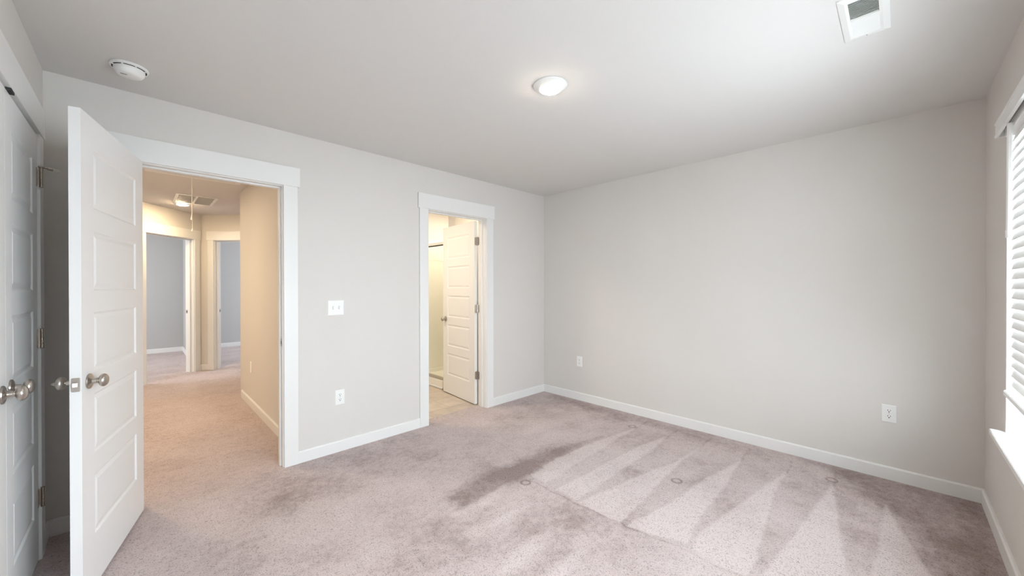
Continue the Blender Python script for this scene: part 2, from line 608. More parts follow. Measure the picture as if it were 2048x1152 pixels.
pile -= 0.4 * line([(-1.45, -0.6), (-1.52, -1.0), (-1.7, -1.34)], 0.006)
for y in (-1.43, -1.72, -2.0, -2.3, -2.58, -2.83):
    pile -= 0.45 * line([(-0.12, y + 0.01), (-0.40, y)], 0.008)
for cx, cy in ((-0.34, -1.38), (-1.05, -2.08), (-1.79, -1.38), (-0.29, -2.81)):     # dents left by furniture feet
    r = np.hypot(PX - cx, PY - cy)
    pile -= 1.3 * np.exp(-((r - 0.030) / 0.006) ** 2)
pile += smooth_noise(0.35) * 0.55 + smooth_noise(0.11) * 0.5
fade = np.clip((T - PY) / 0.30, 0, 1)
pile *= fade * fade * (3 - 2 * fade)
verts = np.stack([PX.ravel(), PY.ravel(), np.zeros(PX.size)], 1)
idx = np.arange(nx * ny).reshape(ny, nx)
quads = np.stack([idx[:-1, :-1].ravel(), idx[:-1, 1:].ravel(), idx[1:, 1:].ravel(), idx[1:, :-1].ravel()], 1)
me = bpy.data.meshes.new('floor')
me.vertices.add(len(verts))
me.vertices.foreach_set('co', verts.ravel())
me.loops.add(quads.size)
me.loops.foreach_set('vertex_index', quads.ravel())
me.polygons.add(len(quads))
me.polygons.foreach_set('loop_start', np.arange(len(quads)) * 4)
me.update(calc_edges=True)
a = me.attributes.new('pile', 'FLOAT', 'POINT')
a.data.foreach_set('value', pile.ravel().astype(np.float32))
me.materials.append(CARPET)
fl = bpy.data.objects.new('floor', me)
COL.objects.link(fl)
tag(fl, 'pinkish beige bedroom carpet with vacuum strokes', 'floor', None, 'structure')

bm = bmesh.new()
for q in ([(-6.1, T - 0.03), (-2.64, T - 0.03), (-2.64, 1.76), (-6.1, 1.76)], [(-6.1, 1.76), (0.62, 1.76), (0.62, 7.29), (-6.1, 7.29)], [(-4.9, -2), (-LA - T, -2), (-LA - T, T), (-4.9, T)]):
    bm.faces.new([bm.verts.new((x, y, -0.001)) for x, y in q])
tag(obj('floor_hall', bm, CARPET), 'beige carpet of the hallway and rooms beyond', 'floor', None, 'structure')
bm = bmesh.new()
bm.faces.new([bm.verts.new((x, y, -0.001)) for x, y in ((-2.64, T - 0.05), (0.02, T - 0.05), (0.02, 1.76), (-2.64, 1.76))])
tag(obj('floor_bathroom', bm, TILE), 'beige plank tile floor of the bathroom', 'floor', None, 'structure')

# ------------------------------------------------------------------ casings, baseboards
LEG, HEADH, OVER = 0.092, 0.141, 0.015


def casing(name, frame, op, label, thick=T, strike=None, rebate=True):
    x0, x1 = op
    root = empty(name, frame[0], frame[1])
    tag(root, label, 'door frame', None, 'structure')
    bm = bmesh.new()
    bx(bm, x0 - LEG, x0, -0.018, 0, 0, DH)
    bx(bm, x1, x1 + LEG, -0.018, 0, 0, DH)
    bx(bm, x0 - LEG - OVER, x1 + LEG + OVER, -0.022, 0, DH, DH + HEADH)
    obj('casing', bm, TRIM, root, bevel=0.0015)
    bm = bmesh.new()
    rv = 0.006
    bx(bm, x0 - R_ + 0.001, x0 + rv, -0.001, thick + 0.001, 0, DH + 0.002)
    bx(bm, x1 - rv, x1 + R_ - 0.001, -0.001, thick + 0.001, 0, DH + 0.002)
    bx(bm, x0 + rv + 0.0002, x1 - rv - 0.0002, -0.001, thick + 0.001, DH - rv, DH + R_ - 0.001)
    obj('jamb', bm, TRIM, root, bevel=0.001)
    if rebate:
        a, b = (0.040, 0.076) if rebate == 'front' else (thick - 0.076, thick - 0.040)
        bm = bmesh.new()
        bx(bm, x0 + rv, x0 + rv + 0.011, a, b, 0, DH - rv)
        bx(bm, x1 - rv - 0.011, x1 - rv, a, b, 0, DH - rv)
        bx(bm, x0 + rv + 0.0112, x1 - rv - 0.0112, a, b, DH - rv - 0.011, DH - rv)
        obj('door_stop', bm, TRIM, root, bevel=0.002)
    if strike:
        sx, sy, sz = strike
        bm = bmesh.new()
        d = 0.002 if sx < (x0 + x1) / 2 else -0.002
        xx = x0 + rv if d > 0 else x1 - rv
        prism(bm, rrect(0.030, 0.057, 0.005), lambda u, v, w: (xx + w, sy + u, sz + v), d)
        sp = obj('strike_plate', bm, NICKEL, root)
        tag(sp, 'nickel strike plate')
        bm = bmesh.new()
        prism(bm, rrect(0.013, 0.024, 0.002), lambda u, v, w: (xx + d + w, sy + u, sz + v), d * 0.2)
        obj('latch_hole', bm, DARK, sp)
    return root


casing('trim_1', F_BACK, HALL_OP, 'white casing and jambs of the doorway to the hall', strike=(-2.89, 0.022, 0.905), rebate='front')
casing('trim_2', F_BACK, BATH_OP, 'white casing and jambs of the narrow bathroom doorway', rebate='back')
casing('trim_3', F_LEFT, CLOS_OP, 'white casing around the closet double doors at the left edge', rebate=None)
casing('trim_4', F_HALL_L, FL_OP, 'white frame of the left far doorway at the hallway end', strike=(-0.14, T - 0.02, 0.93), rebate='back')
casing('trim_5', F_HALL_R, FR_OP, 'white frame of the right far doorway at the hallway end', strike=(0.21, T - 0.02, 0.93), rebate='back')

BH, BT = 0.087, 0.014


def baseboard(name, frame, segs, label):
    bm = bmesh.new()
    for a, b in segs:
        prism(bm, [(0, 0), (BT, 0), (BT, BH - 0.008), (BT - 0.006, BH), (0, BH)], lambda u, v, w: (a + w, -u, v), b - a)
    o = obj(name, bm, TRIM, loc=frame[0], rz=frame[1])
    return tag(o, label, 'baseboard', None, 'structure')


baseboard('baseboard_back', F_BACK, [(-LA + BT, HALL_OP[0] - LEG), (HALL_OP[1] + LEG, BATH_OP[0] - LEG), (BATH_OP[1] + LEG, -0.002)], 'white baseboard along the wall with the two doorways')
baseboard('baseboard_right', F_RIGHT, [(BT - 0.002, LB - 0.002)], 'long white baseboard along the bare right wall')
baseboard('baseboard_left', F_LEFT, [(-LB, CLOS_OP[0] - LEG), (CLOS_OP[1] + LEG, -0.002)], 'white baseboard beside the closet doors')
baseboard('baseboard_window', F_WIN, [(BT, LA)], 'white baseboard under the window')
baseboard('baseboard_hall', F_HALL_SIDE, [(-BT, 2.33 - T)], 'cream lit baseboard of the tan hallway wall')
baseboard('baseboard_hall_left', F_HALL_L, [(-1.3, FL_OP[0] - LEG), (FL_OP[1] + LEG, -BT)], 'baseboard left of the far left doorway')
baseboard('baseboard_hall_right', F_HALL_R, [(0.0, FR_OP[0] - LEG), (FR_OP[1] + LEG, 3.2)], 'short cream baseboard between the two far doorways')
baseboard('baseboard_far', ((0, 7.17, 0), 0.0), [(-6.0, -2.98 - BT), (-2.86 + BT, 0.5)], 'white baseboard on the grey back wall past the hallway')
baseboard('baseboard_far_partition', ((-2.98, 7.17, 0), rad(-90)), [(0.0, 2.2)], 'white baseboard on the grey partition in the left far room')

# ------------------------------------------------------------------ doors
DT = 0.035


def slab(W, Hd, zb, sx, parent, zpan):
    """moulded five-panel leaf, x 0..W from the hinge, y -DT..0, both faces panelled"""
    bm = bmesh.new()
    xs = [0, sx, W - sx, W]
    zs = [zb]
    for a, b in zpan:
        zs += [a, b]
    zs.append(zb + Hd)
    for side in (0, 1):
        def P(x, z, dep):
            return bm.verts.new((x, -dep if side == 0 else -DT + dep, z))
        for i in range(3):
            for j in range(len(zs) - 1):
                x0, x1, z0, z1 = xs[i], xs[i + 1], zs[j], zs[j + 1]
                if i == 1 and j % 2 == 1:
                    prev = None
                    for ins, dep in ((0, 0), (0.004, 0.001), (0.010, 0.0065), (0.015, 0.0070), (0.021, 0.0055), (0.034, 0.0022)):
                        q = [P(x0 + ins, z0 + ins, dep), P(x1 - ins, z0 + ins, dep), P(x1 - ins, z1 - ins, dep), P(x0 + ins, z1 - ins, dep)]
                        if prev:
                            for k in range(4):
                                bm.faces.new((prev[k], prev[(k + 1) % 4], q[(k + 1) % 4], q[k]))
                        prev = q
                    bm.faces.new(prev)
                else:
                    bm.faces.new((P(x0, z0, 0), P(x1, z0, 0), P(x1, z1, 0), P(x0, z1, 0)))
    z0, z1 = zb, zb + Hd

    def edge(pa):
        bm.faces.new([bm.verts.new(p) for p in pa])
    for j in range(len(zs) - 1):
        for x in (0, W):
            edge([(x, 0, zs[j]), (x, -DT, zs[j]), (x, -DT, zs[j + 1]), (x, 0, zs[j + 1])])
    for i in range(3):
        for z in (z0, z1):
            edge([(xs[i], 0, z), (xs[i + 1], 0, z), (xs[i + 1], -DT, z), (xs[i], -DT, z)])
    bmesh.ops.remove_doubles(bm, verts=bm.verts, dist=0.0002)
    return obj('door_leaf', bm, DOOR, parent, bevel=0.0)


KNOB = [(0, 0.0), (0.031, 0.0), (0.0325, 0.002), (0.0315, 0.006), (0.026, 0.0085), (0.016, 0.010), (0.0125, 0.013), (0.0115, 0.020),
        (0.0115, 0.026), (0.0095, 0.0265), (0.0095, 0.0295), (0.0125, 0.030)]
_c, _r, _a = 0.0450, 0.0275, 0.0158
KNOB += [(_r * math.sin(t), _c - _a * math.cos(t)) for t in [rad(a) for a in range(28, 181, 8)]]
KNOB[-1] = (0, _c + _a)


def knob(parent, x, z, y, sign, turn=False):
    bm = bmesh.new()
    lathe(bm, KNOB, 40, 'Y', (x, y, z), sign)
    k = obj('knob', bm, NICKEL, parent, smooth=True)
    tag(k, 'round satin nickel knob')
    if turn:
        bm = bmesh.new()
        lathe(bm, [(0, 0.056), (0.0065, 0.058), (0.0065, 0.064), (0.0045, 0.070), (0, 0.076)], 16, 'Y', (x, y, z), sign)
        obj('thumb_turn', bm, NICKEL, k, smooth=True)
    return k


def hinge(parent, x, y, z, dirs, m=BRONZE):
    """barrel at (x, y), height .089 centred on z; dirs: two (dx, dy) unit leaf directions with their thin normals"""
    bm = bmesh.new()
    h = 0.089
    for i in range(5):
        z0 = z - h / 2 + i * h / 5
        lathe(bm, [(0, z0 + 0.0005), (0.0062, z0 + 0.0005), (0.0062, z0 + h / 5 - 0.0005), (0, z0 + h / 5 - 0.0005)], 14, 'Z', (x, y, 0))
    lathe(bm, [(0, z - h / 2 - 0.004), (0.0075, z - h / 2 - 0.002), (0.0075, z - h / 2), (0, z - h / 2 + .001)], 14, 'Z', (x, y, 0))
    lathe(bm, [(0, z + h / 2 - .001), (0.0075, z + h / 2), (0.0075, z + h / 2 + 0.002), (0, z + h / 2 + 0.005)], 14, 'Z', (x, y, 0))
    for dx, dy, L in dirs:
        nx_, ny_ = -dy, dx
        prism(bm, [(0, -h / 2), (L - 0.012, -h / 2), (L - 0.004, -h / 2 + 0.003), (L, -h / 2 + 0.012), (L, h / 2 - 0.012), (L - 0.004, h / 2 - 0.003), (L - 0.012, h / 2), (0, h / 2)],
              lambda u, v, w: (x + dx * u + nx_ * (w - 0.00125), y + dy * u + ny_ * (w - 0.00125), z + v), 0.0025)
    o = obj('hinge', bm, m, parent, smooth=True)
    tag(o, 'metal butt hinge')
    return o


ZP = [(0.236, 0.499), (0.588, 0.851), (0.940, 1.203), (1.292, 1.555), (1.644, 1.907)]
# --- open bedroom door
d1 = empty('door_1', (-3.614, -0.043, 0), math.atan2(-0.971, -0.238))
tag(d1, 'open white five-panel bedroom door standing into the room at left', 'door', None, 'structure')
DW = 0.775
slab(DW, 2.024, 0.014, 0.116, d1, ZP)
knob(d1, DW - 0.064, 0.913, -0.0005, 1)
knob(d1, DW - 0.064, 0.913, -DT + 0.0005, -1, True)
bm = bmesh.new()
prism(bm, rrect(0.025, 0.057, 0.004), lambda u, v, w: (DW - 0.0005 + w, -DT / 2 + u, 0.913 + v), 0.002)
lp = obj('latch_plate', bm, NICKEL, d1)
tag(lp, 'nickel latch plate in the door edge')
bm = bmesh.new()
prism(bm, [(-0.0075, 0), (0.0075, 0), (0.0075, 0.003), (-0.0060, 0.011), (-0.0075, 0.011)], lambda u, v, w: (DW + 0.001 + v, -DT / 2 + u, 0.913 - 0.009 + w), 0.018)
obj('latch_bolt', bm, NICKEL, lp, bevel=0.001)
for z in (0.30, 1.06, 1.83):
    hinge(d1, -0.006, -DT - 0.005, z, [(0, 1, 0.034)])

# --- bathroom door, open past a right angle
d2 = empty('door_2', (-0.990, 0.152, 0), math.atan2(0.9945, 0.0985))
tag(d2, 'white five-panel bathroom door standing open in the right doorway', 'door', None, 'structure')
BW = 0.711
slab(BW, 2.024, 0.012, 0.105, d2, ZP)
knob(d2, BW - 0.064, 0.913, -0.0005, 1)
knob(d2, BW - 0.064, 0.913, -DT + 0.0005, -1)
for z in (0.33, 1.066, 1.811):
    hinge(d2, -0.010, -DT + 0.001, z, [(0.1, 0.995, 0.034), (-1.0, 0.05, 0.032)], NICKEL)

# --- closet double doors
FX = -3.977
WL = 0.609
d3 = empty('door_3', (FX, -0.245, 0), rad(-90))
tag(d3, 'right leaf of the white closet double doors, hinges beside the open door', 'door', None, 'structure')
slab(WL, 2.020, 0.014, 0.100, d3, ZP)
knob(d3, WL - 0.062, 0.930, -0.0005, 1)
d4 = empty('door_4', (FX - DT, -1.466, 0), rad(90))
tag(d4, 'left leaf of the white closet double doors, cut by the left picture edge', 'door', None, 'structure')
slab(WL, 2.020, 0.014, 0.100, d4, ZP)
knob(d4, WL - 0.062, 0.930, -DT + 0.0005, -1)
for i, z in enumerate((0.303, 1.064, 1.834)):
    hg = hinge(d3, -0.0015, 0.0135, z, [(0, -1, 0.012)])
    bm = bmesh.new()
    bx(bm, 0.001, 0.020, 0.000, 0.0018, z - 0.044, z + 0.044)
    obj('hinge_plate', bm, BRONZE, hg, bevel=0.0006)
    hinge(d4, -0.0015, -DT - 0.0135, z, [(0, 1, 0.012)])
    if i == 2:      # hinge-pin door stop
        bm = bmesh.new()
        zt = z + 0.051
        lathe(bm, [(0, -0.003), (0.010, -0.003), (0.010, 0.003), (0, 0.003)], 16, 'Z', (-0.0015, 0.0135, zt))
        tube(bm, (-0.0015, 0.0135, zt), (-0.016, 0.038, zt - 0.002), 0.0038)
        tube(bm, (-0.012, 0.032, zt - 0.002), (-0.019, 0.046, zt - 0.003), 0.0062)
        st = obj('pin_stop', bm, BRONZE, hg, smooth=True)
        tag(st, 'metal door-stop arm on the hinge pin')
        bm = bmesh.new()
        tube(bm, (-0.019, 0.046, zt - 0.003), (-0.030, 0.068, zt - 0.005), 0.0085, 14)
        tag(obj('rubber_tip', bm, RUBBER, hg, bevel=0.001), 'pale rubber bumper')
bm = bmesh.new()
bx(bm, WL - 0.075, WL - 0.020, -0.002, 0.012, 2.0345, 2.0440)
tag(obj('catch', bm, DARK, d3), 'dark ball catch on top of the closet leaf')

# ------------------------------------------------------------------ window, sill and blind
def window(name, op, label, units):
    win = empty(name, (0, -LB, 0), rad(180))
    tag(win, label, 'window', None, 'structure')
    w0, w1 = op
    bm = bmesh.new()
    t = 0.006
    bx(bm, w0 - 0.001, w0 + t, 0.001, 0.15, WZ0, WZ1)
    bx(bm, w1 - t, w1 + 0.001, 0.001, 0.15, WZ0, WZ1)
    bx(bm, w0, w1, 0.001, 0.15, WZ1 - t, WZ1 + 0.001)
    obj('liner', bm, TRIM, win)
    bm = bmesh.new()
    yo = 0.095
    wm = (w0 + w1) / 2
    for a, b in (((w0, wm - 0.02), (wm + 0.02, w1)) if units == 2 else ((w0, w1),)):
        for u0, u1, v0, v1 in ((a, b, 0.60, 0.645), (a, b, WZ1 - 0.05, WZ1 - t), (a, a + 0.045, 0.60, WZ1 - t), (b - 0.045, b, 0.60, WZ1 - t), (a, b, 1.31, 1.355)):
            bx(bm, u0, u1, yo, yo + 0.05, v0, v1)
    if units == 2:
        bx(bm, wm - 0.02, wm + 0.02, yo - 0.005, 0.15, 0.60, WZ1 - t)
    obj('window_frame', bm, VINYL, win, bevel=0.002)
    bm = bmesh.new()
    bx(bm, w0 + 0.01, w1 - 0.01, yo + 0.024, yo + 0.028, 0.61, WZ1 - 0.02)
    obj('glass', bm, GLASS, win)
    bm = bmesh.new()
    prism(bm, [(-0.048, 0.574), (-0.044, 0.571), (0.0, 0.571), (0.0, 0.581), (0.15, 0.581), (0.15, 0.598), (-0.044, 0.598), (-0.048, 0.594)],
          lambda u, v, w: (w0 + 0.001 + w, u, v), w1 - w0 - 0.002)
    prism(bm, [(-0.048, 0.574), (-0.044, 0.571), (-0.0005, 0.571), (-0.0005, 0.598), (-0.044, 0.598), (-0.048, 0.594)],
          lambda u, v, w: (w0 - 0.030 + w, u, v), 0.031)
    prism(bm, [(-0.048, 0.574), (-0.044, 0.571), (-0.0005, 0.571), (-0.0005, 0.598), (-0.044, 0.598), (-0.048, 0.594)],
          lambda u, v, w: (w1 - 0.001 + w, u, v), 0.031)
    obj('sill', bm, TRIM, win)


window('window_1', WIN_OP, 'bright window behind white slatted blinds at the right edge', 2)
window('window_2', WIN2_OP, 'second window of the same wall, beyond the right picture edge', 1)


def blind(op, label, tilt):
    bl = empty('window_blind', (0, -LB, 0), rad(180))
    tag(bl, label, 'blind')
    w0, w1 = op
    b0, b1 = w0 + 0.014, w1 - 0.014
    bm = bmesh.new()
    z = 2.018
    while z > 0.815:
        tl = rad(tilt)
        n = 6
        up_, lo_ = [], []
        for i in range(n + 1):
            u = -0.025 + 0.05 * i / n
            c = 0.0014 * (1 - (u / 0.025) ** 2)
            yy = 0.020 + u * math.cos(tl)
            zz = z + u * math.sin(tl) + c
            up_.append((yy, zz + 0.0013))
            lo_.append((yy, zz - 0.0013))
        prism(bm, up_ + lo_[::-1], lambda u, v, w: (b0 + w, u, v), b1 - b0)
        z -= 0.0465
    obj('slat_panel', bm, SLAT, bl)
    bm = bmesh.new()
    prism(bm, [(-0.006, 0.784), (-0.002, 0.779), (0.046, 0.779), (0.050, 0.784), (0.050, 0.802), (0.046, 0.807), (-0.002, 0.807), (-0.006, 0.802)], lambda u, v, w: (b0 + w, u - 0.003, v), b1 - b0)
    obj('bottom_rail', bm, SLAT, bl)
    bm = bmesh.new()
    bx(bm, b0, b1, -0.006, 0.050, 2.030, 2.066)
    obj('head_rail', bm, VINYL, bl, bevel=0.002)
    bm = bmesh.new()
    va0, va1 = w0 - (0.028 if w0 != WM else -0.002), w1 + (0.028 if w1 != WM else -0.002)
    prof = [(-0.034, 2.042), (-0.028, 2.040), (-0.022, 2.042), (-0.022, 2.115), (-0.030, 2.115), (-0.034, 2.110), (-0.034, 2.104), (-0.031, 2.100), (-0.031, 2.056), (-0.034, 2.052)]
    prism(bm, prof, lambda u, v, w: (va0 + w, u, v), va1 - va0)
    for a in (va0, va1 - 0.010):
        bx(bm, a, a + 0.010, -0.022, -0.001, 2.042, 2.115)
    obj('valance', bm, SLAT, bl)
    bm = bmesh.new()
    for x in (w0 + 0.16, w0 + 0.62, w1 - 0.16):
        for y in (-0.0065, 0.0465):
            bx(bm, x - 0.0012, x + 0.0012, y - 0.0008, y + 0.0008, 0.80, 2.035)
        bx(bm, x + 0.008, x + 0.0095, -0.008, -0.0065, 0.80, 2.035)
    obj('ladder_cord', bm, CORD, bl)
    bm = bmesh.new()
    tube(bm, (w0 + 0.225, -0.018, 2.038), (w0 + 0.225, -0.020, 1.535), 0.0085, 6)
    tube(bm, (w0 + 0.225, -0.020, 1.560), (w0 + 0.225, -0.020, 1.527), 0.0105, 10)
    tube(bm, (w0 + 0.225, -0.002, 2.036), (w0 + 0.225, -0.018, 2.036), 0.004, 8)
    tag(obj('tilt_wand', bm, VINYL, bl, smooth=True), 'white tilt wand')


blind((WIN_OP[0], WM), 'white horizontal slat blind hanging in the window at the right edge', SLAT_TILT[0])
blind((WM, WIN_OP[1]), 'added white slat blind beside the first, unseen beyond the right picture edge', SLAT_TILT[1])  # unseen blind, added to throw light up onto the ceiling
blind(WIN2_OP, 'white slat blind of the second window, beyond the right picture edge', SLAT_TILT[2])

# ------------------------------------------------------------------ ceiling fixtures


def ceiling_light(loc, lens, label, group):
    r = empty('ceiling_light', loc)
    tag(r, label, 'ceiling light', group)
    bm = bmesh.new()
    lathe(bm, [(0, 0.0), (0.094, 0.0), (0.096, -0.002), (0.094, -0.006), (0.080, -0.012), (0.063, -0.022), (0.058, -0.023), (0.0, -0.018)], 56)
    obj('trim_ring', bm, PLASTIC, r, smooth=True)
    bm = bmesh.new()
    lathe(bm, [(0.0585, -0.0225), (0.057, -0.026), (0.047, -0.0300), (0.028, -0.0318), (0, -0.0325)], 48)
    tag(obj('lens', bm, lens, r, smooth=True), 'glowing lens')
    return r


ceiling_light((-1.978, -1.752, H), LENS, 'round lit disc light in the middle of the bedroom ceiling', 'round ceiling lights')
ceiling_light((-3.205, 3.655, H), LENSH, 'small warm lit disc light on the hallway ceiling', 'round ceiling lights')

sd = empty('smoke_detector', (-3.662, -0.352, H))
tag(sd, 'round white smoke detector on the ceiling above the open door', 'smoke detector')
bm = bmesh.new()
lathe(bm, [(0, 0), (0.072, 0), (0.074, -0.003), (0.073, -0.009), (0.066, -0.012), (0, -0.012)], 48)
obj('base', bm, PLASTIC, sd, smooth=True)
bm = bmesh.new()
lathe(bm, [(0, -0.011), (0.0655, -0.011), (0.0655, -0.0135), (0, -0.0135)], 40)
tag(obj('vent_gap', bm, DARK, sd), 'dark ring gap')
bm = bmesh.new()
lathe(bm, [(0, -0.0130), (0.0595, -0.0130), (0.060, -0.018), (0.057, -0.031), (0.049, -0.043), (0.040, -0.048), (0, -0.049)], 48)
obj('cover', bm, PLASTIC, sd, smooth=True)
for k in range(8):
    a = rad(22 + 45 * k)
    bm = bmesh.new()
    tube(bm, (0.057 * math.cos(a), 0.057 * math.sin(a), -0.0142), (0.068 * math.cos(a), 0.068 * math.sin(a), -0.0118), 0.004, 6)
    obj('rib', bm, PLASTIC, sd)
bm = bmesh.new()
prism(bm, rrect(0.024, 0.003, 0.001), lambda u, v, w: (u - 0.02, v - 0.018, -0.0496 + w), 0.002)
tag(obj('slot', bm, DARK, sd), 'small dark slot')

# supply register
vx0, vx1, vy0, vy1 = -1.648, -1.290, -3.100, -2.950
vt = empty('air_vent', ((vx0 + vx1) / 2, (vy0 + vy1) / 2, H))
tag(vt, 'white louvred air vent in the ceiling at the top edge near the window', 'air vent')
hx, hy = (vx1 - vx0) / 2, (vy1 - vy0) / 2
ix, iy = hx - 0.038, hy - 0.031
bm = bmesh.new()


def ring(z_in, z_out):
    o = [bm.verts.new(p) for p in ((-hx, -hy, z_out), (hx, -hy, z_out), (hx, hy, z_out), (-hx, hy, z_out))]
    t2 = [bm.verts.new(p) for p in ((-hx, -hy, 0), (hx, -hy, 0), (hx, hy, 0), (-hx, hy, 0))]
    m2 = [bm.verts.new(p) for p in ((-ix - .01, -iy - .01, z_in), (ix + .01, -iy - .01, z_in), (ix + .01, iy + .01, z_in), (-ix - .01, iy + .01, z_in))]
    n2 = [bm.verts.new(p) for p in ((-ix, -iy, z_in + .002), (ix, -iy, z_in + .002), (ix, iy, z_in + .002), (-ix, iy, z_in + .002))]
    p2 = [bm.verts.new((v.co.x, v.co.y, 0)) for v in n2]
    for A, B in ((t2, o), (o, m2), (m2, n2), (n2, p2)):
        for k in range(4):
            bm.faces.new((A[k], A[(k + 1) % 4], B[(k + 1) % 4], B[k]))


ring(-0.009, -0.003)
obj('frame', bm, PLASTIC, vt)
bm = bmesh.new()
bx(bm, -ix, ix, -iy, iy, -0.0012, -0.0002)
tag(obj('duct', bm, DUCT, vt), 'grey duct opening')
bm = bmesh.new()
bx(bm, -0.008, 0.008, -iy, iy, -0.009, -0.001)
n = 13
for k in range(n):
    for sgn in (-1, 1):
        x = sgn * (0.014 + (ix - 0.018) * k / (n - 1))
        dx = 0.0042 if sgn < 0 else -0.0050
        prism(bm, [(x - dx, -0.0082), (x - dx + 0.0012, -0.0082), (x + dx + 0.0012, -0.0015), (x + dx, -0.0015)], lambda u, v, w: (u, -iy + w, v), 2 * iy)
obj('louver', bm, PLASTIC, vt)
for sx_ in (-1, 1):
    bm = bmesh.new()
    lathe(bm, [(0, -0.0090), (0.002, -0.0087), (0.0028, -0.0060)], 12, 'Z', (sx_ * (ix + 0.022), 0, 0))
    obj('screw', bm, NICKEL, vt)

# return-air grille in the hallway
rg = empty('return_grille', (-3.107, 3.255, H))
tag(rg, 'cream framed return air grille on the hallway ceiling', 'air grille')
bm = bmesh.new()
gxh, gyh = 0.205, 0.315
for a in ((-gxh, -gxh + 0.03, -gyh, gyh), (gxh - 0.03, gxh, -gyh, gyh), (-gxh + 0.0302, gxh - 0.0302, -gyh, -gyh + 0.03), (-gxh + 0.0302, gxh - 0.0302, gyh - 0.03, gyh), (-0.011, 0.011, -gyh + 0.0302, gyh - 0.0302)):
    bx(bm, a[0], a[1], a[2], a[3], -0.012, 0)
obj('frame', bm, PLASTIC, rg, bevel=0.002)
bm = bmesh.new()
k = -gyh + 0.034
while k < gyh - 0.034:
    prism(bm, [(k, -0.009), (k + 0.0012, -0.009), (k + 0.0105, -0.001), (k + 0.0093, -0.001)], lambda u, v, w: (-gxh + 0.03 + w, u, v), 2 * gxh - 0.06)
    k += 0.0125
obj('louver', bm, PLASTIC, rg)
bm = bmesh.new()
bx(bm, -gxh + 0.02, gxh - 0.02, -gyh + 0.02, gyh - 0.02, -0.0012, -0.0002)
obj('filter', bm, FILTER, rg)

# attic hatch and its pull cord
hh = empty('attic_hatch', (-3.215, 1.30, H))
tag(hh, 'white trimmed attic hatch in the hallway ceiling above the cord', 'attic hatch')
bm = bmesh.new()
bx(bm, -0.32, 0.32, -0.58, 0.58, -0.010, -0.0005)
obj('panel', bm, TRIM, hh)
bm = bmesh.new()
for a in ((-0.375, -0.32, -0.635, 0.635), (0.32, 0.375, -0.635, 0.635), (-0.32, 0.32, -0.635, -0.58), (-0.32, 0.32, 0.58, 0.635)):
    bx(bm, a[0], a[1], a[2], a[3], -0.018, 0)
obj('frame', bm, TRIM, hh, bevel=0.002)
pc = empty('pull_cord', (-3.245, 1.86, 2.43))
tag(pc, 'thin white attic pull cord hanging in the hallway doorway', 'pull cord')
bm = bmesh.new()
tube(bm, (0, 0, 0), (0, 0.002, -0.40), 0.0036, 8)
tube(bm, (0, 0.002, -0.40), (0.003, 0.003, -0.545), 0.0022, 8)
obj('cord', bm, CORD, pc, smooth=True)
bm = bmesh.new()
lathe(bm, [(0, -0.395), (0.004, -0.397), (0.006, -0.412), (0.011, -0.440), (0.009, -0.447), (0, -0.447)], 16, 'Z', (-0.002, 0.002, 0))
obj('bell', bm, CORD, pc, smooth=True)
bm = bmesh.new()
lathe(bm, [(0, -0.530), (0.005, -0.532), (0.007, -0.544), (0.012, -0.556), (0.010, -0.560), (0, -0.560)], 16, 'Z', (0.003, 0.003, 0))
obj('bell', bm, CORD, pc, smooth=True)

# ------------------------------------------------------------------ outlets and switch


def plate_mesh(w, h):
    bm = bmesh.new()
    a, b = [(-w / 2, -h / 2), (w / 2, -h / 2), (w / 2, h / 2), (-w / 2, h / 2)], []
    rings = []
    for ins, y in ((0, 0), (0, -0.0025), (0.0035, -0.0052), (0.006, -0.0056)):
        s = [(x - math.copysign(ins, x), z_ - math.copysign(ins, z_)) for x, z_ in a]
        rings.append([bm.verts.new((x, y, z_)) for x, z_ in s])
    for A, B in zip(rings, rings[1:]):
        for k in range(4):
            bm.faces.new((A[k], A[(k + 1) % 4], B[(k + 1) % 4], B[k]))
    bm.faces.new(rings[-1])
    bm.faces.new(rings[0])
    return bm


def receptacle_outline():
    o = []
    for k in range(33):
        a = 2 * math.pi * k / 32
        o.append((0.0172 * math.cos(a), max(-0.0142, min(0.0142, 0.0172 * math.sin(a)))))
    return o[:-1]


def outlet(loc, rz, label):
    r = empty('wall_outlet', loc, rz)
    tag(r, label, 'outlet', 'duplex wall outlets')
    obj('plate', plate_mesh(0.074, 0.119), PLASTIC, r, bevel=0.0008)
    for s in (1, -1):
        zc = s * 0.0195
        bm = bmesh.new()
        prism(bm, receptacle_outline(), lambda u, v, w: (u, -0.0054 - w, zc + v), 0.0018)
        rc = obj('receptacle', bm, PLASTIC, r)
        bm = bmesh.new()
        for x in (-0.0064, 0.0064):
            bx(bm, x - 0.0014, x + 0.0014, -0.0076, -0.0060, zc + 0.0005, zc + 0.0085)
        prism(bm, [(0.0034 * math.cos(t_), 0.0034 * math.sin(t_)) for t_ in [2 * math.pi * k / 12 for k in range(12)]], lambda u, v, w: (u, -0.0076 + w, zc - 0.0065 + v), 0.001)
        tag(obj('socket_slot', bm, DARK, rc), 'dark socket slots')
    bm = bmesh.new()
    lathe(bm, [(0, 0.0052), (0.0028, 0.0056), (0.0024, 0.0066), (0, 0.0068)], 12, 'Y', (0, 0, 0), -1)
    obj('screw', bm, NICKEL, r)
    return r


outlet((-2.489, 0.0, 0.429), 0, 'white outlet low on the wall below the light switch')
outlet((0.0, -0.542, 0.444), rad(-90), 'small distant outlet on the right wall near the room corner')
outlet((0.0, -3.081, 0.445), rad(-90), 'larger outlet on the right wall near the window')

